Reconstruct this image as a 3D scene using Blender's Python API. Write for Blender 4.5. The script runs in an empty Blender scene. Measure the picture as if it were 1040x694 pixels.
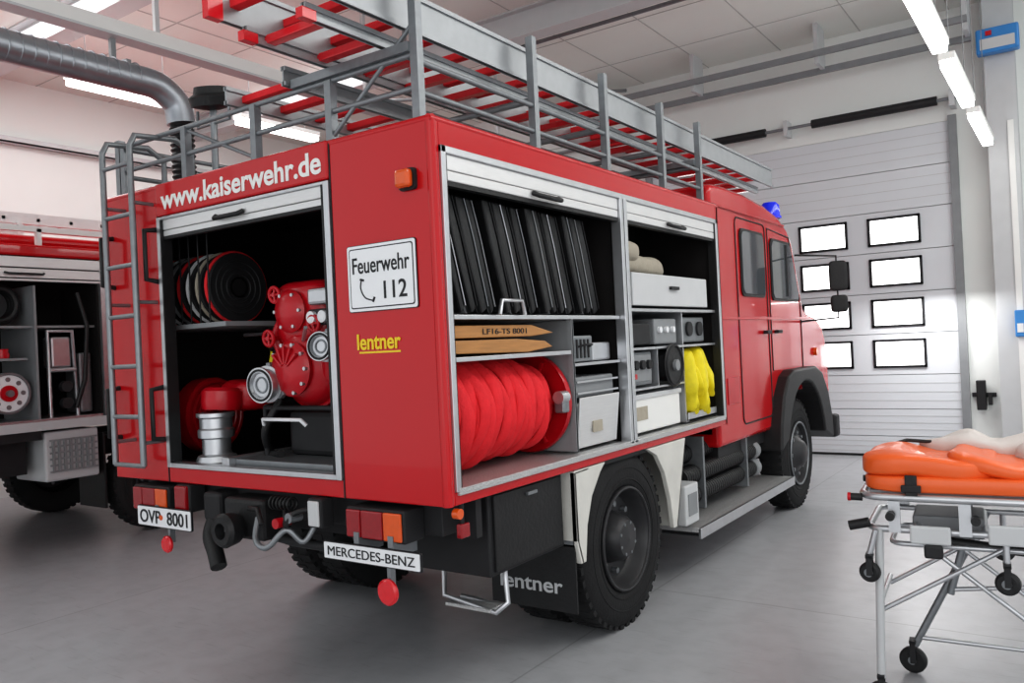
import bpy, bmesh, math, random
from mathutils import Matrix, Vector, Euler, noise
random.seed(4)
S=bpy.context.scene
CUR=None
def obj(name,loc=(0,0,0),rotz=0):
    global CUR
    e=bpy.data.objects.new(name,None);S.collection.objects.link(e)
    e.location=loc;e.rotation_euler=(0,0,rotz);e.empty_display_size=.1
    CUR=e;return e
# ---------- materials ----------
def mat(name,col,rough=.5,metal=0,coat=0,var=.08,scale=8,bump=0,bscale=60,emit=0,stretch=None,spec=.5):
    m=bpy.data.materials.new(name);m.use_nodes=True;nt=m.node_tree;b=nt.nodes['Principled BSDF']
    b.inputs['Roughness'].default_value=rough;b.inputs['Metallic'].default_value=metal
    b.inputs['Coat Weight'].default_value=coat;b.inputs['Specular IOR Level'].default_value=spec
    tc=nt.nodes.new('ShaderNodeTexCoord');src=tc.outputs['Object']
    if stretch:
        mp=nt.nodes.new('ShaderNodeMapping');mp.inputs['Scale'].default_value=stretch
        nt.links.new(src,mp.inputs[0]);src=mp.outputs[0]
    n=nt.nodes.new('ShaderNodeTexNoise');n.inputs['Scale'].default_value=scale;n.inputs['Detail'].default_value=5
    nt.links.new(src,n.inputs['Vector'])
    r=nt.nodes.new('ShaderNodeMix');r.data_type='RGBA'
    c=list(col)+[1]
    r.inputs[6].default_value=[max(0,v*(1-var)) for v in col]+[1]
    r.inputs[7].default_value=[min(1,v*(1+var)) for v in col]+[1]
    nt.links.new(n.outputs[0],r.inputs[0]);nt.links.new(r.outputs[2],b.inputs['Base Color'])
    if bump:
        n2=nt.nodes.new('ShaderNodeTexNoise');n2.inputs['Scale'].default_value=bscale
        nt.links.new(src,n2.inputs['Vector'])
        bp=nt.nodes.new('ShaderNodeBump');bp.inputs['Strength'].default_value=bump;bp.inputs['Distance'].default_value=.01
        nt.links.new(n2.outputs[0],bp.inputs['Height']);nt.links.new(bp.outputs[0],b.inputs['Normal'])
    if emit:
        b.inputs['Emission Color'].default_value=c;b.inputs['Emission Strength'].default_value=emit
    return m
RED=mat('red_paint',(.53,.005,.010),.2,0,.4,.05,2,spec=.35)
REDD=mat('red_pump_paint',(.50,.006,.016),.3,0,.3,.15,12,spec=.4)
HOSE=mat('red_hose',(.78,.035,.045),.65,0,0,.14,20,.35,90,spec=.2)
ALU=mat('aluminium',(.60,.61,.63),.34,.85,0,.12,14)
LADM=mat('ladder_aluminium',(.38,.395,.41),.42,.6,0,.12,14)
ALUB=mat('brushed_aluminium',(.74,.74,.74),.42,.5,0,.08,10,stretch=(1,1,20))
GALV=mat('galvanised_steel',(.28,.295,.31),.42,.7,0,.2,25)
TREAD=mat('checker_plate',(.58,.58,.58),.38,.6,0,.2,90,.8,130)
BLK=mat('black_rubber',(.014,.014,.015),.5,0,0,.3,12,.2,50)
BHOSE=mat('black_flat_hose',(.012,.012,.013),.42,0,0,.3,12,.3,30)
TYRE=mat('tyre_rubber',(.022,.022,.023),.75,0,0,.35,9,.3,70,spec=.3)
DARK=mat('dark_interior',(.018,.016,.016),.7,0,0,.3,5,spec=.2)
DGREY=mat('dark_grey_chassis',(.026,.026,.028),.55,0,0,.3,8,spec=.35)
RIM=mat('wheel_rim_dark',(.04,.04,.043),.4,.2,0,.25,8)
MID=mat('mid_grey_paint',(.26,.27,.28),.5,0,0,.15,8)
LGREY=mat('light_grey_paint',(.58,.59,.6),.4,0,0,.06,6)
WHITE=mat('white_paint',(.84,.84,.82),.4,0,0,.04,5)
DIRTW=mat('mudguard_white',(.66,.65,.61),.5,0,0,.18,6)
SIGN=mat('sign_white',(.84,.85,.87),.35,0,0,.02,5)
INK=mat('black_ink',(.012,.012,.015),.5)
YEL=mat('yellow_letters',(.85,.62,.02),.4)
YELV=mat('yellow_fabric',(.84,.70,.02),.6,0,0,.2,15,.5,20)
AMB=mat('amber_lens',(.70,.10,.01),.15,0,.5,.1,40,emit=.02)
REDL=mat('red_lens',(.30,.005,.01),.15,0,.6,.2,60)
RFL=mat('red_reflector',(.7,.015,.025),.2,0,.5,.1,60)
WOOD=mat('wood',(.46,.22,.07),.5,0,.1,.35,6,stretch=(8,1,12))
GLASS=mat('cab_glass',(.08,.09,.10),.04,0,1,.2,1.5)
BLUE=mat('blue_beacon',(.01,.03,.8),.12,0,.8,.1,10,emit=.2)
BLUEP=mat('blue_plastic',(.05,.25,.6),.4)
ORG=mat('orange_vinyl',(.84,.14,.025),.36,0,.15,.07,5,.35,9)
CLOTH=mat('grey_blanket',(.66,.61,.58),.85,0,0,.12,7,.5,14)
CANV=mat('beige_canvas',(.42,.38,.31),.85,0,0,.15,12,.4,30)
DUCT=mat('galvanised_duct',(.38,.40,.43),.36,.8,0,.15,10)
PLAS=mat('ivory_wall',(.82,.84,.82),.8,0,0,.03,2)
CEILM=mat('ceiling_panel',(.83,.84,.80),.8,0,0,.03,2)
DOORM=mat('door_panel_white',(.70,.72,.75),.45,0,0,.03,3)
SEAM=mat('panel_seam_grey',(.5,.5,.48),.7)
LAMP=mat('lamp_tube',(1,1,.97),.4,emit=9)
PANE=mat('window_pane_daylight',(1,1,1),.2,emit=3.2)
def floormat():
    m=mat('concrete_floor',(.45,.455,.475),.32,0,0,.08,1.3,.05,40);nt=m.node_tree;b=nt.nodes['Principled BSDF']
    br=nt.nodes.new('ShaderNodeTexBrick');br.offset=0;br.inputs['Scale'].default_value=1
    br.inputs['Brick Width'].default_value=3.2;br.inputs['Row Height'].default_value=3.2;br.inputs['Mortar Size'].default_value=.006
    br.inputs['Color1'].default_value=br.inputs['Color2'].default_value=(1,1,1,1);br.inputs['Mortar'].default_value=(.7,.7,.7,1)
    tc=nt.nodes.new('ShaderNodeTexCoord');mp=nt.nodes.new('ShaderNodeMapping');mp.inputs['Location'].default_value=(.2,.9,0)
    nt.links.new(tc.outputs['Object'],mp.inputs[0]);nt.links.new(mp.outputs[0],br.inputs['Vector'])
    old=b.inputs['Base Color'].links[0].from_socket
    def mul(a,c):
        x=nt.nodes.new('ShaderNodeMix');x.data_type='RGBA';x.blend_type='MULTIPLY';x.inputs[0].default_value=1
        nt.links.new(a,x.inputs[6]);nt.links.new(c,x.inputs[7]);return x.outputs[2]
    def ramp(sc,det,p0,p1,v,stretch=None):
        n=nt.nodes.new('ShaderNodeTexNoise');n.inputs['Scale'].default_value=sc;n.inputs['Detail'].default_value=det
        if stretch:
            q=nt.nodes.new('ShaderNodeMapping');q.inputs['Scale'].default_value=stretch;q.inputs['Rotation'].default_value=(0,0,.5)
            nt.links.new(tc.outputs['Object'],q.inputs[0]);nt.links.new(q.outputs[0],n.inputs['Vector'])
        else: nt.links.new(tc.outputs['Object'],n.inputs['Vector'])
        rp=nt.nodes.new('ShaderNodeValToRGB');rp.color_ramp.elements[0].position=p0;rp.color_ramp.elements[0].color=(v,v,v,1)
        rp.color_ramp.elements[1].position=p1;rp.color_ramp.elements[1].color=(1,1,1,1);nt.links.new(n.outputs[0],rp.inputs[0]);return rp.outputs[0]
    c=mul(mul(mul(old,br.outputs[0]),ramp(7,9,.32,.58,.90)),ramp(5,10,.30,.40,.86,(1,9,1)))
    nt.links.new(c,b.inputs['Base Color'])
    return m
FLOOR=floormat()
# ---------- geometry ----------
def add(name,vs,fs,m,smooth=False,bev=0,seg=2):
    me=bpy.data.meshes.new(name);me.from_pydata([tuple(v) for v in vs],[],fs);me.validate()
    bm=bmesh.new();bm.from_mesh(me);bmesh.ops.recalc_face_normals(bm,faces=bm.faces);bm.to_mesh(me);bm.free()
    me.materials.append(m);o=bpy.data.objects.new(name,me);S.collection.objects.link(o)
    if CUR: o.parent=CUR
    if smooth:
        for p in me.polygons:p.use_smooth=True
        try: me.set_sharp_from_angle(angle=math.radians(38))
        except Exception: pass
    if bev:
        b=o.modifiers.new('b','BEVEL');b.width=bev;b.segments=seg;b.limit_method='ANGLE'
    return o
BF=[(0,1,3,2),(4,6,7,5),(0,4,5,1),(2,3,7,6),(0,2,6,4),(1,5,7,3)]
def bv(x0,x1,y0,y1,z0,z1): return [(x,y,z) for x in(x0,x1) for y in(y0,y1) for z in(z0,z1)]
def box(name,x0,x1,y0,y1,z0,z1,m,bev=0):
    return add(name,bv(min(x0,x1),max(x0,x1),min(y0,y1),max(y0,y1),min(z0,z1),max(z0,z1)),BF,m,False,bev)
def boxes(name,lst,m,bev=0):
    vs=[];fs=[]
    for l in lst:
        k=len(vs);vs+=bv(*l);fs+=[tuple(i+k for i in f) for f in BF]
    return add(name,vs,fs,m,False,bev)
def obox(name,c,d,rot,m,bev=0):
    M=Euler(rot).to_matrix();v=[Vector(c)+M@Vector(p) for p in bv(-d[0]/2,d[0]/2,-d[1]/2,d[1]/2,-d[2]/2,d[2]/2)]
    return add(name,v,BF,m,False,bev)
def frame(ax):
    a=Vector(ax).normalized();t=Vector((0,0,1)) if abs(a.z)<.9 else Vector((1,0,0))
    e=a.cross(t).normalized();return a,e,a.cross(e)
def lathe(name,prof,org,ax,m,n=32,smooth=True,caps=True):
    a,e,f=frame(ax);o=Vector(org);vs=[];fs=[];k=len(prof)
    for h,r in prof:
        for i in range(n):
            t=2*math.pi*i/n;vs.append(o+a*h+e*(r*math.cos(t))+f*(r*math.sin(t)))
    for j in range(k-1):
        for i in range(n):
            i2=(i+1)%n;fs.append((j*n+i,j*n+i2,(j+1)*n+i2,(j+1)*n+i))
    if caps and prof[0][1]>1e-4: fs.append(tuple(range(n)))
    if caps and prof[-1][1]>1e-4: fs.append(tuple((k-1)*n+i for i in range(n)))
    return add(name,vs,fs,m,smooth)
def cyl(name,p,q,r,m,n=20,c=.0):
    d=Vector(q)-Vector(p);L=d.length
    return lathe(name,[(0,r),(L,r)],p,d,m,n)
def ring(name,org,ax,R,r,m,n=36,k=10):
    a,e,f=frame(ax);vs=[];fs=[];o=Vector(org)
    for i in range(n):
        t=2*math.pi*i/n;d=e*math.cos(t)+f*math.sin(t)
        for j in range(k):
            s=2*math.pi*j/k;vs.append(o+d*(R+r*math.cos(s))+a*(r*math.sin(s)))
    for i in range(n):
        for j in range(k):
            fs.append((i*k+j,((i+1)%n)*k+j,((i+1)%n)*k+(j+1)%k,i*k+(j+1)%k))
    return add(name,vs,fs,m,True)
def tube(name,pts,r,m,cyc=False,smooth=False,res=3):
    P=[Vector(p) for p in pts]
    if smooth:
        Q=[];n=len(P)
        for i in range(n-1):
            a=P[max(i-1,0)];b=P[i];c=P[i+1];d=P[min(i+2,n-1)]
            for s in range(6):
                t=s/6;Q.append(.5*((2*b)+(c-a)*t+(2*a-5*b+4*c-d)*t*t+(3*b-a-3*c+d)*t**3))
        Q.append(P[-1]);P=Q
    cu=bpy.data.curves.new(name,'CURVE');cu.dimensions='3D';sp=cu.splines.new('POLY');sp.points.add(len(P)-1)
    for i,p in enumerate(P): sp.points[i].co=(*p,1)
    sp.use_cyclic_u=cyc;sp.use_smooth=True
    cu.bevel_depth=r;cu.bevel_resolution=res;cu.use_fill_caps=True;cu.materials.append(m)
    o=bpy.data.objects.new(name,cu);S.collection.objects.link(o)
    if CUR:o.parent=CUR
    return o
def tubes(name,segs,r,m):
    cu=bpy.data.curves.new(name,'CURVE');cu.dimensions='3D'
    for pts in segs:
        sp=cu.splines.new('POLY');sp.points.add(len(pts)-1)
        for i,p in enumerate(pts): sp.points[i].co=(*p,1)
    cu.bevel_depth=r;cu.bevel_resolution=2;cu.use_fill_caps=True;cu.materials.append(m)
    o=bpy.data.objects.new(name,cu);S.collection.objects.link(o)
    if CUR:o.parent=CUR
    return o
def prismX(name,pts,x0,x1,m,bev=0,seg=2,smooth=False):
    n=len(pts);vs=[(x0,y,z) for y,z in pts]+[(x1,y,z) for y,z in pts]
    fs=[tuple(range(n)),tuple(range(2*n-1,n-1,-1))]+[(i,(i+1)%n,n+(i+1)%n,n+i) for i in range(n)]
    return add(name,vs,fs,m,smooth,bev,seg)
def rrect(a0,a1,b0,b1,r,n=5):
    P=[]
    for cx,cy,s in((a1-r,b1-r,0),(a0+r,b1-r,90),(a0+r,b0+r,180),(a1-r,b0+r,270)):
        for i in range(n+1):
            t=math.radians(s+90*i/n);P.append((cx+r*math.cos(t),cy+r*math.sin(t)))
    return P
def prismY(name,pts,y0,y1,m,bev=0):
    n=len(pts);vs=[(x,y0,z) for x,z in pts]+[(x,y1,z) for x,z in pts]
    fs=[tuple(range(n)),tuple(range(2*n-1,n-1,-1))]+[(i,(i+1)%n,n+(i+1)%n,n+i) for i in range(n)]
    return add(name,vs,fs,m,False,bev)
def pillow(name,c,d,m,p=3.5,nz=.012,ns=4,rot=(0,0,0),U=40,V=22):
    vs=[];fs=[];M=Euler(rot).to_matrix()
    def sg(v,e): return math.copysign(abs(v)**e,v)
    e=2/p
    for j in range(V+1):
        ph=-math.pi/2+math.pi*j/V
        for i in range(U):
            t=2*math.pi*i/U
            q=Vector((d[0]/2*sg(math.cos(ph),e)*sg(math.cos(t),e),d[1]/2*sg(math.cos(ph),e)*sg(math.sin(t),e),d[2]/2*sg(math.sin(ph),e)))
            q+=noise.noise_vector(q*ns+Vector(c))*nz
            vs.append(Vector(c)+M@q)
    for j in range(V):
        for i in range(U):
            i2=(i+1)%U;fs.append((j*U+i,j*U+i2,(j+1)*U+i2,(j+1)*U+i))
    o=add(name,vs,fs,m,False)
    for pl in o.data.polygons:pl.use_smooth=True
    return o
def text(name,s,a0,a1,z0,z1,pos,m,side='rear',off=.0):
    cu=bpy.data.curves.new(name,'FONT');cu.body=s;cu.size=.1;cu.offset=off;cu.extrude=.001;cu.materials.append(m)
    o=bpy.data.objects.new(name,cu);S.collection.objects.link(o)
    bpy.context.view_layer.update()
    bb=o.bound_box;mx=min(v[0] for v in bb);Mx=max(v[0] for v in bb);my=min(v[1] for v in bb);My=max(v[1] for v in bb)
    sx=(a1-a0)/(Mx-mx);sy=(z1-z0)/(My-my);o.scale=(sx,sy,1)
    if side=='rear':
        o.rotation_euler=(math.pi/2,0,0);o.location=(a0-mx*sx,pos,z0-my*sy)
    else:
        o.rotation_euler=(math.pi/2,0,math.pi/2);o.location=(pos,a0-mx*sx,z0-my*sy)
    o.parent=CUR;return o

# ================= ROOM =================
YW=8.58;CH=5.4;XL=-9.2
def room():
    global CUR
    CUR=None
    box('floor',XL-.2,7,-6,YW+.3,-.12,0,FLOOR)
    box('ceiling',XL-.2,7,-6,YW+.3,CH,CH+.1,CEILM)
    box('wall_left',XL-.2,XL,-6,YW+.3,0,CH,PLAS)
    DX0,DX1,DH=-2.96,.97,4.08
    boxes('wall_front',[(XL,DX0,YW,YW+.25,0,CH),(DX1,7,YW,YW+.25,0,CH),(DX0,DX1,YW,YW+.25,DH,CH)],PLAS)
    obj('door_1')
    cols=[-.02-.85*i for i in range(4)];rows=[1.47,1.98,2.49,3.005]
    slabs=[];zs=[0,.26,.60,1.03,1.545,2.055,2.57,3.08,3.58,4.08]
    wins=[(c,c+.6,r-.35,r) for c in cols for r in rows]
    for a,b in zip(zs[:-1],zs[1:]):
        row=[w for w in wins if w[2]>=a-.02 and w[3]<=b+.02]
        if not row: slabs.append((DX0,DX1,YW+.0,YW+.05,a+.004,b-.004));continue
        r=row[0];slabs.append((DX0,DX1,YW,YW+.05,a+.004,r[2]));slabs.append((DX0,DX1,YW,YW+.05,r[3],b-.004))
        xs=[DX0]+sorted([w[0] for w in row]+[w[1] for w in row])+[DX1]
        for i in range(0,len(xs),2): slabs.append((xs[i],xs[i+1],YW,YW+.05,r[2],r[3]))
    boxes('door_slats',slabs,DOORM)
    g=[]
    for a,b in zip(zs[:-1],zs[1:]):
        for k in range(1,4):
            z=a+(b-a)*k/4
            if any(w[2]-.02<z<w[3]+.02 for w in wins): continue
            g.append((DX0,DX1,YW-.003,YW+.001,z-.004,z+.004))
    boxes('slat_grooves',g,LGREY)
    box('door_backing',DX0,DX1,YW+.051,YW+.06,0,DH,MID)
    boxes('edge_rail',[(DX1-.03,DX1+.06,YW-.06,YW-.002,0,DH+.05),(DX0-.06,DX0+.03,YW-.06,YW-.002,0,DH+.05)],MID)
    box('bottom_seal',DX0,DX1,YW-.01,YW+.05,0,.03,BLK)
    for i,w in enumerate(wins):
        boxes('window_%d_rim'%(i+1),[(w[0]-.005,w[0]+.026,YW-.02,YW+.045,w[2],w[3]),(w[1]-.026,w[1]+.005,YW-.02,YW+.045,w[2],w[3]),
            (w[0],w[1],YW-.02,YW+.045,w[2]-.004,w[2]+.026),(w[0],w[1],YW-.02,YW+.045,w[3]-.026,w[3]+.004)],INK)
        box('window_%d_pane'%(i+1),w[0]+.02,w[1]-.02,YW+.01,YW+.02,w[2]+.02,w[3]-.02,PANE)
    obj('steel_column')
    boxes('web',[(1.36,1.66,YW-.28,YW-.25,0,CH),(1.36,1.66,YW-.03,YW-.002,0,CH),(1.49,1.53,YW-.25,YW-.03,0,CH)],LGREY)
    box('base_plate',1.3,1.72,YW-.34,YW-.002,0,.02,LGREY)
    box('conduit_strip',1.56,1.62,YW-.3,YW-.28,0,3.9,WHITE)
    obj('switch_box');box('housing',1.54,1.64,YW-.38,YW-.3,1.45,1.75,BLUEP,.01);box('label',1.56,1.62,YW-.385,YW-.38,1.5,1.6,WHITE)
    obj('control_box');box('housing',1.3,1.72,YW-.45,YW-.3,4.66,4.94,BLUEP,.02);box('front_label',1.34,1.68,YW-.455,YW-.449,4.70,4.82,LGREY)
    box('button',1.4,1.46,YW-.47,YW-.45,4.85,4.9,REDD)
    obj('door_spring_shaft')
    cyl('shaft',(-3,YW-.16,4.3),(1.05,YW-.16,4.3),.02,GALV)
    cyl('spring_1',(-.6,YW-.16,4.3),(.85,YW-.16,4.3),.055,DGREY);cyl('spring_2',(-2.6,YW-.16,4.3),(-1.2,YW-.16,4.3),.055,DGREY)
    boxes('bearing_plate',[(-.95,-.9,YW-.22,YW-.005,4.2,4.4),(.98,1.04,YW-.22,YW-.005,4.2,4.4)],LGREY)
    obj('door_track')
    boxes('rails',[(-4,1.25,YW-.4,YW-.34,4.86,4.93),(-4,1.25,YW-.75,YW-.69,4.98,5.05)],MID)
    boxes('hangers',[(x,x+.05,YW-.7,YW-.36,4.9,CH) for x in(-3.6,-2,-.4,1.2)],LGREY)
    obj('ceiling_beam')
    boxes('flange',[(XL,7,y,y+.22,CH-.02,CH) for y in(-1.5,1.8,5.1)],LGREY)
    boxes('web',[(XL,7,y+.08,y+.14,CH-.3,CH-.02) for y in(1.8,5.1)],LGREY)
    boxes('lower_flange',[(XL,7,y,y+.22,CH-.32,CH-.3) for y in(1.8,5.1)],LGREY)
    obj('trim_1')
    boxes('ceiling_seams',[(XL,7,y,y+.012,CH-.006,CH) for y in(2.9,3.9,6.3,7.5)]+[(x,x+.012,-5,YW,CH-.006,CH) for x in(-8,-7,-6,-5,-4,-3,-2,-1,0,1,2,3)],SEAM)
    obj('trim_2')
    boxes('wall_seams',[(XL,XL+.006,-5,YW,z,z+.012) for z in(1.2,2.4,3.6)]+[(XL,DX0,YW-.006,YW,z,z+.012) for z in(1.3,2.6,3.9,4.7)]+[(DX1+.8,6,YW-.006,YW,z,z+.012) for z in(1.1,2.2,3.3,4.4)],SEAM)
    obj('cable_tray')
    X=XL+.012
    boxes('tray',[(X,X+.12,-4,YW-.05,4.55,4.57),(X+.11,X+.12,-4,YW-.05,4.55,4.63),(X,X+.01,-4,YW-.05,4.55,4.63)],LGREY)
    tubes('cables',[[(X+.05,-4,4.59),(X+.05,YW-.05,4.59)],[(X+.08,-4,4.59),(X+.08,YW-.05,4.59)]],.012,MID)
    obj('conduit')
    tubes('pipe',[[(-4,5.9,5.3),(3,5.9,5.3)],[(-2.2,-3,5.3),(-2.2,4.9,5.3)],[(-6.5,YW-.1,4.6),(-3,YW-.1,4.6)]],.025,GALV)
    obj('roof_brace')
    tubes('rod',[[(-6,5.4,5.05),(-3.2,8.4,5.3)],[(-4.5,2.2,5.05),(-1.8,5.0,5.3)],[(-4.5,5.0,5.3),(-2,2.2,5.05)]],.025,MID)
    obj('exhaust_rail')
    box('rail',-4.29,-4.17,-4,YW-.1,4.30,4.42,WHITE,.01)
    boxes('lip',[(-4.31,-4.15,-4,YW-.1,4.28,4.30)],LGREY)
    boxes('hanger',[(-4.25,-4.21,y,y+.04,4.42,CH) for y in(-1,1.5,4,6.5)],LGREY)
    obj('exhaust_duct')
    cyl('duct',(-4.02,-2.5,3.92),(-4.0,1.2,3.9),.115,DUCT,28)
    for i in range(30): ring('duct_rib',(-4.015+.0005*i,-1.4+i*.088,3.91),(0,1,0),.115,.006,DUCT,24,6)
    tube('elbow',[(-4,1.15,3.9),(-3.98,1.35,3.88),(-3.96,1.5,3.76),(-3.95,1.53,3.6)],.115,DUCT,smooth=True,res=6)
    lathe('flex_hose',[(i*.022,.10 if i%2 else .085) for i in range(24)],(-3.95,1.53,3.62),(0,.02,-1),BLK,24)
    tube('hose_tail',[(-3.95,1.53,3.1),(-3.95,1.53,2.6),(-3.97,1.6,2.2)],.07,BLK,smooth=True)
    boxes('bracket',[(-4.25,-4.21,y,y+.04,3.95,4.27) for y in(-.6,1.1)]+[(-4.25,-4.0,y,y+.04,4.02,4.05) for y in(-.6,1.1)],MID)
    for a,b in [(2.65,4.15),(4.5,6.0),(6.45,8.0)]:
        obj('fluorescent_lamp')
        box('tray',1.32,1.44,a,b,3.645,3.70,WHITE,.005);box('diffuser',1.33,1.43,a+.02,b-.02,3.59,3.645,LAMP,.01)
        tubes('wires',[[(1.38,a+.2,3.7),(1.38,a+.2,CH)],[(1.38,b-.2,3.7),(1.38,b-.2,CH)]],.004,MID)
    for y in(-.2,1.9,4.0):
        obj('fluorescent_lamp');box('tray',-6.53,-6.37,y,y+1.3,4.645,4.7,WHITE);box('diffuser',-6.52,-6.38,y+.02,y+1.28,4.58,4.645,LAMP)
        tubes('wires',[[(-6.45,y+.2,4.7),(-6.45,y+.2,CH)],[(-6.45,y+1.1,4.7),(-6.45,y+1.1,CH)]],.004,MID)
    obj('wall_tool_bracket')
    box('rail',1.05,1.3,YW-.03,YW-.002,.75,.8,DGREY);box('black_tool',1.1,1.2,YW-.1,YW-.03,.6,.95,BLK,.01);box('hook',1.22,1.26,YW-.08,YW-.03,.66,.8,BLK)
room()

# ================= WHEEL =================
def wheel(nm,xo,y,z,R=.5,W=.25,sgn=1,dish=True):
    s=sgn;k=R/.5
    prof=[(.03,.285*k),(.008,.31*k),(.0,.37*k),(.004,.43*k),(.022,.475*k),(.04,.492*k),(.06,R),(W-.06,R),(W-.04,.492*k),(W-.022,.475*k),(W-.004,.43*k),(W,.37*k),(W-.008,.31*k),(W-.03,.285*k)]
    ax=(-s,0,0)
    lathe(nm+'_tyre',prof,(xo,y,z),ax,TYRE,56,caps=False)
    ring(nm+'_sidewall_bead',(xo-s*.004,y,z),ax,.40*k,.006,TYRE,48,6);ring(nm+'_sidewall_bead',(xo-s*.006,y,z),ax,.335*k,.006,TYRE,48,6)
    vs=[];fs=[];N=44
    for i in range(N):
        for half in(0,1):
            t=2*math.pi*(i+.5*half)/N;M=Matrix.Rotation(t,3,'X')
            x0,x1=(xo-s*.025,xo-s*(W/2-.01)) if half==0 else (xo-s*(W/2+.01),xo-s*(W-.025))
            q=bv(min(x0,x1),max(x0,x1),-.019,.019,R-.02,R+.004);kx=len(vs)
            for p in q:
                v=M@Vector((0,p[1],p[2]));vs.append((p[0],y+v.y,z+v.z))
            fs+=[tuple(a+kx for a in f) for f in BF]
    add(nm+'_tread',vs,fs,TYRE)
    if dish: rp=[(.03,.29*k),(.006,.295*k),(.004,.28*k),(.03,.265*k),(.07,.255*k),(.10,.235*k),(.11,.15),(.075,.135),(.03,.125),(.0,.10),(-.01,.0)]
    else: rp=[(.03,.29*k),(.006,.295*k),(.004,.275*k),(.045,.262*k),(.05,.2),(.02,.16),(.0,.13),(-.03,.11),(-.05,.08),(-.055,0)]
    lathe(nm+'_rim',rp,(xo,y,z),ax,RIM,40,caps=False)
    ring(nm+'_rim_edge',(xo-s*.004,y,z),ax,.285*k,.009,GALV if not dish else RIM,44,8)
    bx=.10 if dish else .04
    for i in range(8):
        t=2*math.pi*i/8;rr=.19*k
        cyl(nm+'_nut',(xo-s*(bx+.02),y+rr*math.cos(t),z+rr*math.sin(t)),(xo-s*(bx-.025),y+rr*math.cos(t),z+rr*math.sin(t)),.017,GALV,8)
    if dish:
        for i in range(8):
            t=2*math.pi*(i+.5)/8
            cyl(nm+'_hub_bolt',(xo-s*.02,y+.09*math.cos(t),z+.09*math.sin(t)),(xo+s*.004,y+.09*math.cos(t),z+.09*math.sin(t)),.009,GALV,8)

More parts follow.
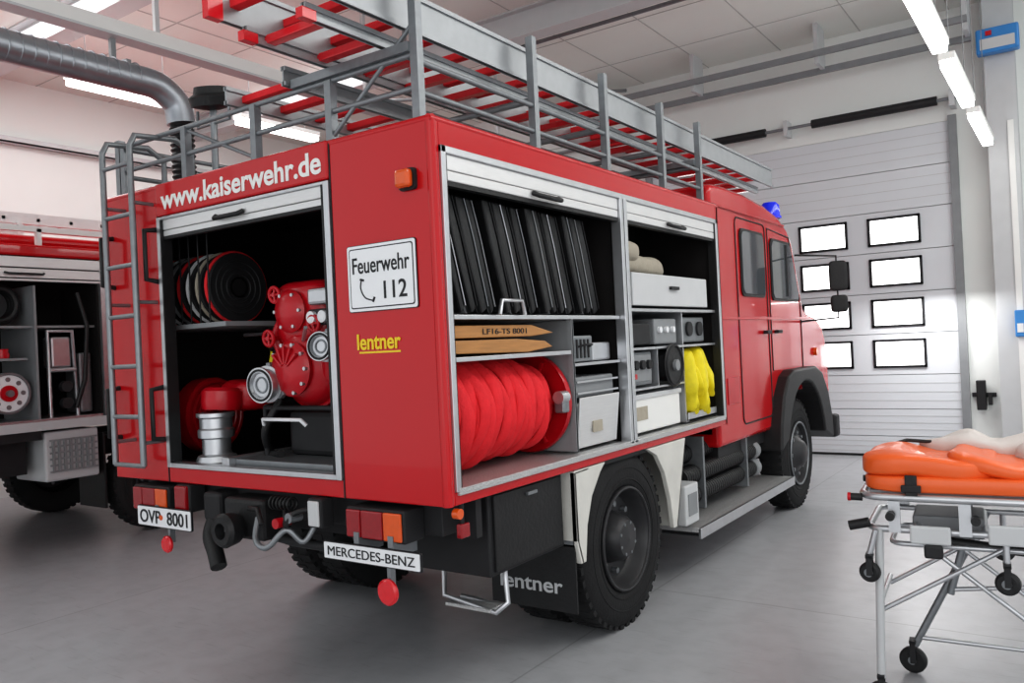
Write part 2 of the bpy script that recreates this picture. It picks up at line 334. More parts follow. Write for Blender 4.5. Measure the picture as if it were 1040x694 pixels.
# ================= CAB =================
def cab(dx,dy,full=True):
    def sh(l): return [(y+dy,z) for y,z in l]
    arc=[(5.19+.66*math.cos(math.radians(a)),.5+.66*math.sin(math.radians(a))) for a in range(27,154,9)]
    prof=[(3.2,.8),(3.2,2.70),(3.25,2.75),(3.5,2.765),(4.0,2.76),(4.5,2.73),(4.9,2.67),(5.15,2.58),(5.28,2.47),(5.56,1.86),(5.72,1.80),(6.05,1.75),(6.24,1.68),(6.35,1.54),(6.41,1.25),(6.42,1.0),(6.38,.8)]+arc
    prismX('cab_shell',sh(prof),dx-2.38,dx-.06,RED,.055,4,True)
    for x,o in((dx-.06,1),(dx-2.38,-1)):
        e=.012*o
        for (a,b,c,d) in((3.83,4.38,1.95,2.45),(4.60,5.14,1.93,2.43)):
            top=d
            def shape(g):
                if a<4: return rrect(a-g,b+g,c-g,d+g,.06)
                return [(a-g,c-g+.04),(a-g+.04,c-g),(b+.20+g,c-g),(b+.24+g,c-g+.05),(b+.04+g,top-.05),(b-.01+g,top+g),(a-g+.05,top+g),(a-g,top+g-.05)]
            prismX('window_gasket',sh(shape(.022)),x-e,x+e,BLK)
            prismX('window_glass',sh(shape(0)),x-e,x+e*1.5,GLASS)
        tubes('door_seam',[[(x+.002*o,y+dy,z) for y,z in rrect(3.72,4.46,.92,2.55,.06)+[(4.46,2.49)]],[(x+.002*o,y+dy,z) for y,z in [(4.53,1.3),(4.53,2.53),(5.17,2.50),(5.46,1.88),(5.46,1.28)]]],.006,DGREY)
        box('door_handle',x+.005*o,x+.045*o,4.3+dy,4.42+dy,1.62,1.65,DGREY,.006)
        box('door_handle',x+.005*o,x+.045*o,4.6+dy,4.72+dy,1.62,1.65,DGREY,.006)
        tubes('quarter_bar',[[(x+.02*o,5.0+dy,1.95),(x+.02*o,5.0+dy,2.42)]],.012,BLK)
        box('body_crease',x-.01*o,x+.008*o,3.3+dy,5.9+dy,1.74,1.765,RED,.004)
        boxes('rain_gutter',[(min(x,x+.02*o),max(x,x+.02*o),3.25+dy,5.0+dy,2.585,2.60)],RED,.004)
        box('sill_grille',x-.0*o,x+.006*o,3.4+dy,3.66+dy,1.1,1.3,REDD)
        R1=.60
        outer=[(4.36,.62),(4.40,.85),(4.50,1.08),(4.66,1.24),(4.82,1.29),(5.55,1.29),(5.78,1.22),(5.98,1.02),(6.1,.75),(6.12,.55),(6.05,.55)]
        inner=[(5.19+R1*math.cos(math.radians(a))*1.05,.5+R1*math.sin(math.radians(a))*1.12) for a in range(12,171,10)]
        xa,xb=(x-.35,x+.10) if o>0 else (x-.10,x+.35)
        prismX('fender',sh(outer+inner),xa,xb,BLK,.02,2)
        mx=x+.36*o
        tubes('mirror_arm',[[(x,5.35+dy,2.35),(mx-.02*o,5.5+dy,2.32),(mx-.02*o,5.5+dy,1.74),(x,5.45+dy,1.72)]],.010,BLK)
        pillow('mirror_head',(mx,5.46+dy,2.13),(.16,.06,.28),BLK,6,.0,rot=(0,0,.25*o))
        pillow('mirror_head_small',(mx,5.46+dy,1.87),(.15,.06,.16),BLK,5,.0,rot=(0,0,.25*o))
        lathe('headlight',[(0,.11),(.03,.11),(.05,.09),(.06,0)],(x-.32*o,6.41+dy,1.15),(0,1,0),LGREY,24)
        cyl('indicator',(x-.02*o,5.9+dy,1.42),(x+.03*o,5.9+dy,1.42),.04,AMB)
    obox('windshield_gasket',(dx-1.22,5.425+dy,2.165),(2.1,.02,.56),(math.radians(24.6),0,0),BLK,.005)
    obox('windshield',(dx-1.22,5.432+dy,2.168),(2.04,.02,.50),(math.radians(24.6),0,0),GLASS,.005)
    prismX('sun_visor',sh([(5.17,2.57),(5.2,2.60),(5.48,2.47),(5.47,2.44)]),dx-2.2,dx-.2,RED,.005)
    boxes('grille',[(dx-1.8,dx-.64,6.40+dy,6.43+dy,z,z+.03) for z in(1.0,1.07,1.14,1.21,1.28,1.35,1.42)],DGREY)
    box('bumper',dx-2.45,dx+.0,6.40+dy,6.56+dy,.5,.74,DGREY,.03)
    for bx in(-.17,-2.27):
        box('beacon_bracket',dx+bx-.06,dx+bx+.06,4.97+dy,5.09+dy,2.58,2.68,RED,.01)
        lathe('blue_beacon',[(0,.10),(.02,.10),(.03,.09),(.12,.085),(.15,.06),(.16,0)],(dx+bx,5.03+dy,2.675),(0,0,1),BLUE,24)
def chassis(dx,y0,y1):
    boxes('frame_rails',[(dx-.82,dx-.72,y0,y1,.72,.94),(dx-1.73,dx-1.63,y0,y1,.72,.94)],DGREY)
    boxes('cross_members',[(dx-1.7,dx-.75,y,y+.1,.74,.92) for y in(y0,1.0,2.4,3.8,5.6)],DGREY)
    for y in(1.58,5.19): cyl('axle',(dx-2.2,y,.5),(dx-.25,y,.5),.07,DGREY)
    lathe('differential',[(-.2,.07),(-.15,.17),(0,.21),(.15,.17),(.2,.07)],(dx-1.22,1.56,.5),(1,0,0),DGREY,24)
    cyl('drive_shaft',(dx-1.22,1.56,.5),(dx-1.22,4.6,.72),.05,DGREY)
    boxes('leaf_springs',[(dx-.8,dx-.72,1.0+i*.05,2.16-i*.05,.62-i*.02,.638-i*.02) for i in range(5)]+[(dx-1.73,dx-1.65,1.0+i*.05,2.16-i*.05,.62-i*.02,.638-i*.02) for i in range(5)],DGREY)
    box('engine_sump',dx-1.55,dx-.9,4.5,5.9,.55,1.0,DGREY,.03)
    box('cab_floor',dx-2.3,dx-.12,3.3,4.5,.7,.82,DGREY)

# ================= MAIN TRUCK =================
Z0,Z1=.98,2.565
L=3.2;Wd=2.45
TRUCK=obj('fire_truck')
boxes('rear_panels',[(-Wd,-1.93,0,.03,Z0,Z1),(-.595,0,0,.03,Z0,Z1),(-1.93,-.595,0,.03,Z0,1.06)],RED,.006)
box('rear_header_panel',-1.93,-.60,-.012,.03,2.405,Z1+.015,RED,.01)
boxes('panel_seam',[(-.597,-.59,-.003,.01,Z0,Z1),(-1.935,-1.930,-.003,.01,Z0,Z1)],DGREY)
cyl('corner_post',(-.018,.018,Z0),(-.018,.018,Z1),.022,RED)
boxes('rear_opening_frame',[(-1.93,-1.895,-.012,.05,1.06,2.40),(-.635,-.60,-.012,.05,1.06,2.40),(-1.895,-.635,-.012,.05,1.06,1.085),(-1.895,-.635,-.012,.05,2.385,2.40)],ALU,.003)
boxes('rear_frame_gasket',[(-1.895,-1.885,-.014,.05,1.085,2.385),(-.645,-.635,-.014,.05,1.085,2.385)],BLK)
boxes('rear_shutter_slats',[(-1.885,-.645,-.002,.04,2.33,2.385),(-1.885,-.645,.0,.035,2.295,2.327)],ALUB,.004)
box('rear_shutter_seal',-1.885,-.645,.0,.03,2.28,2.297,BLK)
tubes('rear_shutter_handle',[[(-1.42,-.005,2.345),(-1.40,-.03,2.33),(-1.22,-.03,2.33),(-1.20,-.005,2.345)]],.012,BLK)
boxes('side_panels',[(-.03,0,.0,.045,Z0,Z1),(-.03,0,3.15,L,Z0,Z1),(-.03,0,.045,3.15,2.46,Z1),(-.03,0,.045,3.15,Z0,1.035)],RED,.004)
cyl('roof_edge_roll',(-.015,0,Z1),(-.015,L,Z1),.018,RED)
cyl('rear_edge_roll',(-Wd,.015,Z1),(0,.015,Z1),.018,RED)
boxes('side_frame',[(-.05,.012,.045,.075,1.035,2.46),(-.05,.012,3.12,3.155,1.035,2.46),(-.05,.014,1.625,1.66,1.035,2.44),(-.05,.014,1.675,1.71,1.035,2.44),(-.05,.012,.045,3.155,2.43,2.46)],ALU,.003)
boxes('side_frame_gasket',[(-.05,.010,1.66,1.675,1.035,2.44),(-.05,.006,.075,.085,1.05,2.44),(-.05,.006,3.11,3.12,1.05,2.44)],BLK)
boxes('side_sill',[(-.05,.014,.06,3.14,1.02,1.05)],TREAD,.003)
for a,b in((.085,1.62),(1.715,3.11)):
    boxes('side_shutter_slats',[(-.045,.0,a,b,2.365,2.43),(-.045,.0,a,b,2.32,2.362)],ALUB,.004)
    box('side_shutter_seal',-.04,-.005,a,b,2.300,2.320,BLK)
    c=(a+b)/2
    tubes('shutter_handle',[[(0,c-.12,2.35),(.03,c-.1,2.335),(.03,c+.1,2.335),(0,c+.12,2.35)]],.012,BLK)
box('left_side_panel',-Wd,-Wd+.03,.03,L,Z0,Z1,RED)
box('front_panel',-Wd,0,L-.03,L,Z0,Z1,RED)
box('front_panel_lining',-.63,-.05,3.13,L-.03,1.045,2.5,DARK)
box('roof_plate',-Wd+.02,-.02,.02,L-.02,Z1-.03,Z1-.005,TREAD)
box('body_floor',-Wd+.03,-.03,.03,L-.03,Z0+.005,1.045,TREAD)
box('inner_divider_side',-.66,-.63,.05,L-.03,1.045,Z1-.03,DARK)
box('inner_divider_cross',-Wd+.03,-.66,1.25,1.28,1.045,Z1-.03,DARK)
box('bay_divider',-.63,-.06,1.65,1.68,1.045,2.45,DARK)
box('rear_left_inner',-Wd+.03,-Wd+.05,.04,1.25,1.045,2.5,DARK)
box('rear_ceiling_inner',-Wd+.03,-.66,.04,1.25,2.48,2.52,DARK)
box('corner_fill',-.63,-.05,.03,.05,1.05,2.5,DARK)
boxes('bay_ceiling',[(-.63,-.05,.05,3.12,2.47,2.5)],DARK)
boxes('rear_shelf',[(-2.38,-1.55,.12,1.2,1.80,1.825)],MID)
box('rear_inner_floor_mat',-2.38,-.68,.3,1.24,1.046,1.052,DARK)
text('www_lettering','www.kaiserwehr.de',-1.875,-.635,2.435,2.54,-.014,WHITE,off=.0024)
text('small_lettering','lentner',-.47,-.215,1.635,1.705,-.003,YEL,off=.0022)
box('lettering_underline',-.46,-.22,-.002,.001,1.62,1.628,YEL)
prismY('amber_marker_base',rrect(-.175,-.085,2.285,2.375,.015),-.015,0,DGREY)
box('amber_marker',-.168,-.092,-.055,-.014,2.292,2.368,AMB,.015)
prismY('emergency_sign',rrect(-.505,-.105,1.80,2.09,.012),-.006,0,INK)
prismY('sign_face',rrect(-.502,-.108,1.803,2.087,.011),-.008,-.004,SIGN)
prismY('sign_border',rrect(-.49,-.12,1.815,2.075,.012),-.009,-.006,INK)
prismY('sign_inner',rrect(-.485,-.125,1.82,2.07,.01),-.010,-.006,SIGN)
text('sign_text','Feuerwehr',-.47,-.14,1.965,2.035,-.011,INK,off=.0008)
text('sign_number','112',-.29,-.16,1.85,1.925,-.011,INK,off=.001)
tube('sign_handset',[(-.42,-.011,1.935),(-.425,-.011,1.9),(-.40,-.011,1.86),(-.35,-.011,1.845)],.003,INK,smooth=True)
tubes('sign_handset_ends',[[(-.425,-.011,1.94),(-.405,-.011,1.935)],[(-.355,-.011,1.84),(-.345,-.011,1.86)]],.005,INK)
yl=-.12
tubes('climbing_ladder_rails',[[(x,yl,1.08),(x,yl,2.78),(x,yl+.03,2.84),(x,.15,2.86),(x,.25,2.80),(x,.25,2.56)] for x in(-2.24,-1.97)],.017,GALV)
tubes('climbing_ladder_rungs',[[(-2.24,yl,z),(-1.97,yl,z)] for z in(1.08,1.34,1.61,1.88,2.15,2.42,2.69)],.013,GALV)
tubes('climbing_ladder_brackets',[[(x,yl,z),(x,.0,z)] for x in(-2.24,-1.97) for z in(1.2,1.95,2.48)],.01,GALV)
for z in(1.35,2.2):
    for x in(-1.95,-2.38): tubes('grab_handle',[[(x,0,z-.14),(x,-.07,z-.13),(x,-.07,z+.13),(x,0,z+.14)]],.014,BLK)
box('rear_crossbeam',-2.3,-.12,.10,.22,.83,.97,DGREY,.005)
box('rear_underpanel',-2.4,-.05,.24,.28,.80,.975,DGREY)
def tail(a,b):
    box('tail_light_housing',a,b,-.03,.10,.815,.955,DGREY,.008)
    box('tail_light_amber',b-.11,b-.01,-.045,-.03,.825,.945,AMB,.006)
    box('tail_light_red',a+.1,b-.115,-.045,-.03,.825,.945,REDL,.006)
    box('tail_light_stop',a+.01,a+.095,-.045,-.03,.825,.945,REDL,.006)
tail(-.56,-.22);tail(-2.23,-1.90)
box('fog_lamp',-1.84,-1.74,-.04,.04,.84,.97,REDL,.01);box('fog_lamp_shell',-1.85,-1.73,-.02,.08,.83,.975,DGREY,.01)
box('reverse_lamp',-.80,-.71,-.04,.04,.84,.975,DGREY,.01);box('reverse_lamp_lens',-.79,-.72,-.05,-.038,.85,.965,LGREY,.01)
prismY('number_plate',rrect(-2.15,-1.66,.745,.855,.01),-.06,-.05,INK);prismY('number_plate_face',rrect(-2.145,-1.665,.75,.85,.009),-.063,-.055,SIGN)
text('plate_text','OVP  8001',-2.12,-1.69,.765,.835,-.065,INK,off=.001)
cyl('plate_seal',(-1.925,-.063,.80),(-1.925,-.067,.80),.014,AMB,12)
prismY('maker_plate',rrect(-.68,-.11,.72,.80,.006),-.06,-.05,INK);prismY('maker_plate_face',rrect(-.675,-.115,.725,.795,.005),-.063,-.055,SIGN)
text('maker_text','MERCEDES-BENZ',-.65,-.14,.740,.780,-.065,INK)
boxes('plate_brackets',[(-.5,-.47,-.05,.1,.76,.85),(-.3,-.27,-.05,.1,.76,.85),(-2.0,-1.97,-.05,.1,.78,.86),(-.33,-.31,-.03,.0,.62,.74),(-1.92,-1.9,-.03,0,.66,.8)],GALV)
for x,z,r in((-1.915,.655,.042),(-.32,.61,.052)):
    lathe('round_reflector',[(0,r*1.08),(.01,r*1.08),(.012,r),(.018,r*.9),(.02,0)],(x,-.035,z),(0,-1,0),RFL,28)
box('tow_block',-1.42,-1.12,-.04,.14,.74,.94,BLK,.02)
lathe('tow_jaw',[(0,.05),(.04,.075),(.10,.085),(.12,.07),(.12,.04),(.05,.03)],(-1.30,-.03,.80),(0,-1,0),BLK,24)
lathe('towing_eye',[(0,.03),(.08,.03)],(-1.3,-.09,.87),(0,0,-1),GALV,14)
tube('tow_lever',[(-1.2,-.05,.90),(-1.05,-.12,.92),(-1.0,-.14,.86)],.012,BLK)
tube('pipe_outlet',[(-1.58,.05,.86),(-1.56,-.02,.74),(-1.47,-.06,.66),(-1.42,-.08,.60)],.04,BLK,smooth=True)
box('valve_block',-1.62,-1.48,-.02,.12,.80,.95,DGREY,.02)
tube('air_hose',[(-1.14,-.05,.86),(-1.10,-.10,.77),(-1.02,-.1,.74),(-.94,-.05,.82),(-.88,-.0,.76),(-.84,.05,.85)],.014,GALV,smooth=True)
tube('air_hose',[(-1.0,.0,.9),(-.93,-.06,.84),(-.88,-.05,.9),(-.8,.0,.92)],.012,BLK,smooth=True)
tube('drawbar',[(-1.25,.05,.76),(-1.0,.04,.74),(-.80,.06,.73)],.022,DGREY)
cyl('air_coupling',(-.98,-.08,.85),(-.98,.0,.85),.024,REDD);cyl('air_coupling',(-.90,-.07,.88),(-.90,.0,.88),.024,GALV)
for i in range(6): ring('pipe_coil',(-1.08+.026*i,-.0,.93),(1,0,0),.03,.006,BLK,18,6)
box('side_locker',-.5,-.06,.34,.97,.60,.975,DGREY,.008)
box('side_locker_lid',-.062,-.045,.37,.94,.62,.96,BLK,.004)
boxes('locker_handle',[(-.045,-.03,.62,.7,.92,.935)],GALV)
box('side_marker_red',-.05,-.02,.10,.16,.83,.89,REDL,.006);tubes('side_marker_stalk',[[(-.04,.13,.98),(-.04,.13,.85)]],.01,BLK)
cyl('side_marker_amber',(-.02,.06,.945),(.01,.06,.945),.022,AMB)
box('mudflap',-.55,-.02,1.0,1.012,.25,.60,BLK);text('mudflap_text','lentner',-.49,-.10,.34,.42,.997,LGREY,off=.0015)
box('mudflap_hanger',-.55,-.02,1.0,1.03,.59,.62,GALV)
tubes('folding_step',[[(-.42,.45,.60),(-.40,.42,.46),(-.10,.42,.42),(-.06,.46,.46),(-.10,.5,.60)],[(-.36,.5,.44),(-.12,.5,.42)]],.013,ALU)
box('folding_step_tread',-.38,-.12,.40,.50,.42,.435,TREAD)
def guard(pts,th,x0,x1,m):
    out=list(pts);c=(1.58,.5);inn=[]
    for y,z in reversed(pts):
        d=Vector((y-c[0],z-c[1]));d=d*(1-th/d.length);inn.append((c[0]+d.x,c[1]+d.y))
    prismX('mudguard',out+inn,x0,x1,m,.004)
guard([(1.04,.50),(1.0,.62),(1.0,.97),(1.14,.975)],.02,-.6,.0,DIRTW)
prismX('mudguard_side',[(1.0,.975),(1.0,.60),(1.03,.5),(1.08,.5),(1.11,.68),(1.17,.82),(1.27,.93),(1.33,.975)],-.03,.0,DIRTW,.004)
prismX('mudguard_side',[(1.85,.975),(1.98,.92),(2.08,.80),(2.15,.62),(2.18,.44),(2.24,.44),(2.42,.975)],-.03,.0,DIRTW,.004)
guard([(2.42,.97),(2.24,.44)],.02,-.6,.0,DIRTW)
prismX('mudguard_top',[(1.1,.955),(2.3,.955),(2.3,.975),(1.1,.975)],-.6,-.02,DGREY)
wheel('rear_right_wheel_outer',-.03,1.61,.5);wheel('rear_right_wheel_inner',-.33,1.61,.5)
wheel('rear_left_wheel_outer',-2.42,1.61,.5,sgn=-1);wheel('rear_left_wheel_inner',-2.12,1.61,.5,sgn=-1)
wheel('front_right_wheel',-.05,5.19,.5,dish=False);wheel('front_left_wheel',-2.39,5.19,.5,sgn=-1,dish=False)
chassis(0,.25,6.3)
boxes('running_board',[(-.34,.02,2.55,4.72,.33,.36)],TREAD,.004)
boxes('running_board_edge',[(.005,.025,2.55,4.72,.29,.36),(-.35,-.33,2.55,4.72,.29,.36)],ALU,.003)
boxes('running_board_brackets',[(-.7,-.0,y,y+.05,.27,.33) for y in(2.7,3.6,4.5)]+[(-.72,-.66,y,y+.05,.27,.8) for y in(2.7,3.6,4.5)],DGREY)
box('side_bracket_box',-.3,-.01,2.40,2.62,.40,.66,LGREY,.01)
box('side_bracket_plate',-.012,-.004,2.44,2.58,.46,.6,MID)
for z,x in((.66,-.16),(.52,-.16),(.80,-.22)):
    cyl('suction_hose',(x,2.65,z),(x,4.1,z),.065,BLK,24)
    lathe('suction_coupling',[(0,.05),(.02,.075),(.1,.075),(.12,.05)],(x,4.08,z),(0,1,0),MID,20)
    for i in range(36): ring('suction_rib',(x,2.68+i*.039,z),(0,1,0),.065,.004,BLK,20,6)
boxes('hose_straps',[(-.30,-.08,y,y+.03,.42,.92) for y in(2.9,3.8)],GALV)
box('under_tank',-.7,-.32,2.5,4.3,.5,.95,DGREY,.03)
cab(0,0)
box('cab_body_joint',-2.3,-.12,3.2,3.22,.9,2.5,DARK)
xr=-.10;ps=[.05,.94,1.70,2.49,3.14]
boxes('rack_posts',[(xr-.02,xr+.02,y-.02,y+.02,Z1,3.18) for y in ps]+[(-2.37,-2.33,y-.02,y+.02,Z1,2.9) for y in ps]+[(x-.02,x+.02,.03,.07,Z1,2.86) for x in(-.62,-1.15,-1.72,-2.3)],GALV)
tubes('rack_rails',[[(xr,.05,z),(xr,3.14,z)] for z in(2.70,2.83)]+[[(-2.35,.05,z),(-2.35,3.14,z)] for z in(2.70,2.86)]+[[(-2.35,.05,z),(-.12,.05,z)] for z in(2.72,2.86)],.014,GALV)
tubes('rack_crossbars',[[(-2.35,y,2.86),(-.1,y,2.86)] for y in ps[1:]],.018,GALV)
boxes('rack_base_rail',[(-.13,-.07,.05,3.15,Z1+.0,Z1+.03)],GALV)
tubes('rack_braces',[[(-.1,.05,3.0),(-.62,.05,2.6)],[(-1.15,.05,2.6),(-1.7,.05,2.84)]],.010,GALV)
boxes('ladder_cradle',[(-.85,-.12,.02,.08,2.87,2.91),(-.85,-.12,3.1,3.16,2.87,2.91),(-1.35,-.85,3.1,3.16,2.86,2.88)],GALV)
box('roof_box',-2.2,-1.5,1.4,3.0,2.57,2.80,ALUB,.02)
obox('folded_canopy',(-1.0,2.0,2.66),(.3,1.6,.14),(0,0,0),CANV,.04)
boxes('bay_shelf',[(-.62,-.02,.09,1.62,1.745,1.765),(-.62,-.03,.09,1.08,1.565,1.585),(-.62,-.03,1.1,1.62,1.50,1.515)],ALU,.002)
boxes('bay_upright',[(-.06,-.03,1.09,1.11,1.06,1.745),(-.62,-.03,1.095,1.105,1.06,1.74)],MID)
boxes('right_bay_shelf',[(-.62,-.02,1.72,3.11,1.79,1.81),(-.62,-.03,1.72,3.11,1.56,1.575),(-.62,-.03,1.72,2.53,1.32,1.333)],ALU,.002)
boxes('right_bay_upright',[(-.5,-.04,2.14,2.15,1.33,1.56),(-.5,-.04,2.545,2.56,1.06,1.79)],ALU)
tubes('handle_loop',[[(.0,.42,1.765),(.0,.44,1.83),(.0,.60,1.83),(.0,.62,1.765)]],.010,ALU)
def ladder(nm,x0,x1,y0,y1,z0,h,nr,rm,caps=True):
    obj(nm);th=.03
    for x in(x0,x1-th):
        boxes('beam',[(x,x+th,y0,y1,z0,z0+.02),(x,x+th,y0,y1,z0+h-.02,z0+h),(x+th*.35,x+th*.65,y0,y1,z0,z0+h)],LADM)
    for i in range(nr):
        y=y0+.12+(y1-y0-.24)*i/(nr-1)
        obox('rung',((x0+x1)/2,y,z0+h*.5),(x1-x0-.03,.05,.035),(0,0,0),rm,.004)
    if caps:
        boxes('end_cap',[(x0-.004,x0+th+.004,y0-.02,y0+.05,z0-.004,z0+h*.6),(x1-th-.004,x1+.004,y0-.02,y0+.05,z0-.004,z0+h*.6)],RFL)
ladder('extension_ladder',-.70,-.18,-.52,5.2,2.995,.17,21,HOSE)
ladder('extension_ladder',-.64,-.26,-.40,5.0,2.92,.06,19,RFL)
ladder('extension_ladder',-1.32,-.86,.0,3.6,2.885,.09,15,HOSE,False)
obj('work_floodlight')
tubes('mast',[[(-2.03,.45,2.56),(-2.03,.45,3.12)]],.02,GALV)
lathe('lamp_head',[(0,.04),(.02,.12),(.07,.13),(.09,.10),(.13,.09),(.14,.0)],(-2.03,.45,3.10),(.1,-.2,1),BLK,28)
tubes('bracket',[[(-2.18,.45,3.12),(-2.18,.45,3.02),(-1.88,.45,3.02),(-1.88,.45,3.12)]],.01,GALV)

# ---------- rear compartment ----------
obj('portable_fire_pump')
cx,cy,cz=-1.11,.36,1.58
lathe('volute',[(-.16,.05),(-.15,.14),(-.10,.20),(-.04,.225),(.04,.225),(.1,.18),(.14,.1),(.22,.09)],(cx,cy,cz),(0,1,0),REDD,36)
ring('volute_rib',(cx,cy-.05,cz),(0,1,0),.222,.014,REDD,40,8)
lathe('front_cover',[(0,.10),(.02,.135),(.04,.14),(.06,.12),(.075,.06),(.08,0)],(cx-.02,cy-.14,cz-.02),(0,-1,0),REDD,32)
for i in range(10):
    t=math.pi*2*i/10;cyl('cover_bolt',(cx-.02+.125*math.cos(t),cy-.17,cz-.02+.125*math.sin(t)),(cx-.02+.125*math.cos(t),cy-.205,cz-.02+.125*math.sin(t)),.010,ALU,8)
for i in range(5):
    a=math.radians(40+25*i);obox('casting_rib',(cx-.02+.07*math.cos(a),cy-.215,cz-.02+.07*math.sin(a)),(.09,.02,.012),(0,-a,0),REDD,.003)
pillow('gear_housing',(cx+.0,cy-.0,cz+.26),(.40,.30,.34),REDD,4.5,.008,6)
pillow('engine_block',(cx+.06,cy+.30,cz+.10),(.56,.36,.62),REDD,5,.008,5)
lathe('upper_cover',[(0,.10),(.03,.11),(.05,.09),(.07,.03),(.07,0)],(cx-.02,cy-.14,cz+.27),(0,-1,0),REDD,28)
for i in range(6):
    t=math.pi*2*i/6;cyl('cover_bolt',(cx-.02+.09*math.cos(t),cy-.17,cz+.27+.09*math.sin(t)),(cx-.02+.09*math.cos(t),cy-.195,cz+.27+.09*math.sin(t)),.009,ALU,8)
tube('pipe_left',[(cx-.08,cy-.02,cz-.05),(cx-.16,cy-.08,cz-.06),(cx-.2,cy-.16,cz-.08)],.075,REDD,smooth=True,res=5)
tube('pipe_right',[(cx+.05,cy,cz-.12),(cx+.16,cy-.06,cz-.05),(cx+.22,cy-.1,cz+.06)],.065,REDD,smooth=True,res=5)
tube('pipe_upper',[(cx-.18,cy-.06,cz+.02),(cx-.23,cy-.08,cz+.14),(cx-.17,cy-.08,cz+.24)],.032,REDD,smooth=True,res=5)
def coupling(o,ax,r,m=None):
    m=m or GALV
    lathe('coupling',[(0,r*.7),(.015,r*.7),(.02,r),(.05,r),(.055,r*.85),(.085,r*.85),(.09,r*.95),(.105,r*.95),(.105,r*.7),(.09,r*.62),(.09,0)],o,ax,ALU,30)
    ring('coupling_seal',Vector(o)+frame(ax)[0]*.106,ax,r*.8,.006,BLK,28,6)
    ring('coupling_seal',Vector(o)+frame(ax)[0]*.092,ax,r*.4,.005,m,28,6)
    for i in range(3):
        t=2*math.pi*i/3+.4;a,e,f=frame(ax);d=e*math.cos(t)+f*math.sin(t)
        obox('coupling_lug',Vector(o)+a*.035+d*r,(.03,.03,.03),(0,t,0),m,.004)
coupling((cx-.17,cy-.16,cz-.09),(.1,-1,-.05),.095)
coupling((cx+.22,cy-.12,cz+.08),(.2,-1,.05),.075)
for (x,z) in((cx-.19,cz+.14),(cx-.13,cz+.36),(cx+.15,cz+.20)):
    ring('hand_wheel',(x,cy-.17,z),(0,1,.1),.038,.010,REDD,20,8);cyl('valve_stem',(x,cy-.18,z),(x,cy-.02,z),.012,REDD)
    tubes('wheel_spokes',[[(x-.038,cy-.17,z),(x+.038,cy-.17,z)],[(x,cy-.17,z-.038),(x,cy-.17,z+.038)]],.007,REDD)
box('control_unit',cx+.12,cx+.27,cy-.18,cy+.03,cz+.29,cz+.37,ALU,.015)
box('gauge_panel',cx+.10,cx+.27,cy-.16,cy,cz+.19,cz+.27,DGREY,.01)
for i in(0,1): lathe('gauge',[(0,.03),(.02,.03),(.022,.026),(.022,0)],(cx+.14+.08*i,cy-.16,cz+.23),(0,-1,0),SIGN,18)
tube('lever',[(cx+.05,cy-.15,cz+.12),(cx+.15,cy-.22,cz+.18)],.01,ALU)
tubes('pump_frame',[[(cx-.3,cy-.12,1.07),(cx-.3,cy-.12,1.36),(cx+.3,cy-.12,1.36),(cx+.3,cy-.12,1.07)],[(cx-.3,cy+.5,1.07),(cx-.3,cy+.5,1.4),(cx+.3,cy+.5,1.4),(cx+.3,cy+.5,1.07)],[(cx-.3,cy-.12,1.36),(cx-.3,cy+.5,1.4)],[(cx+.3,cy-.12,1.36),(cx+.3,cy+.5,1.4)]],.018,DGREY)
box('pump_foot',cx-.18,cx+.22,cy-.08,cy+.4,1.11,1.34,DGREY,.03)
tubes('carry_handle',[[(cx-.22,cy-.2,1.28),(cx-.2,cy-.22,1.31),(cx+.08,cy-.22,1.31),(cx+.1,cy-.2,1.28)]],.010,SIGN)
box('drip_tray',cx-.36,cx+.36,cy-.28,cy+.5,1.07,1.11,GALV,.005)
box('slide_rail',cx-.42,cx-.36,cy-.32,cy+.6,1.05,1.12,ALU,.004)
for i in range(12): ring('bellows_hose',(cx-.36+.012*i-.05,cy+.05+.01*i,cz+.12-.018*i),(.4,.2,-1),.042,.011,BLK,16,6)
pillow('fuel_can',(cx+.33,cy-.05,1.18),(.2,.25,.2),BLK,3.5,.004)
tube('drain_hose',[(cx-.2,cy-.1,1.4),(cx-.26,cy-.16,1.25),(cx-.3,cy-.1,1.12),(cx-.15,cy-.16,1.13)],.022,BLK,smooth=True)
obj('fire_hose_roll')
cols=[HOSE,SIGN,MID,HOSE,SIGN,CANV,HOSE]
for i in range(7):
    x=-2.33+i*.085
    lathe('rolled_hose',[(-.024,.05),(-.024,.190),(-.015,.198),(.015,.198),(.024,.190),(.024,.05)],(x,.40,2.03),(1,0,0),DGREY,32,caps=False)
    ring('hose_edge',(x,.40,2.03),(1,0,0),.198,.013,cols[i],32,6)
    for r in(.08,.115,.15): ring('hose_layer',(x+.022,.40,2.03),(1,0,0),r,.009,DGREY,28,6)
    cyl('hose_core',(x-.024,.40,2.03),(x+.024,.40,2.03),.06,BLK)
    tubes('separator',[[(x+.04,.19,1.826),(x+.04,.19,2.36)]],.005,DGREY)
obj('fire_hose_roll')
lathe('rolled_hose',[(-.05,.05),(-.05,.22),(.05,.22),(.05,.05)],(-2.16,.42,1.30),(1,.15,0),REDD,36,caps=False)
for r in(.05,.08,.12,.16,.2): ring('hose_layer',(-2.11,.43,1.30),(1,.15,0),r,.018,REDD,30,6)
obj('suction_strainer')
lathe('body',[(0,.10),(.02,.11),(.05,.10),(.06,.075),(.14,.075),(.15,.095),(.19,.095),(.2,.085),(.25,.085),(.26,.10),(.28,.10),(.28,.05)],(-1.73,.16,1.06),(0,0,1),ALU,28)
obj('red_hose_bundle')
pillow('bundle',(-1.74,.40,1.42),(.30,.3,.17),REDD,3,.02,6)
lathe('collar',[(0,.10),(.04,.11),(.10,.11),(.12,.09)],(-1.73,.2,1.35),(0,0.1,1),REDD,24)
obj('yellow_strap_set')
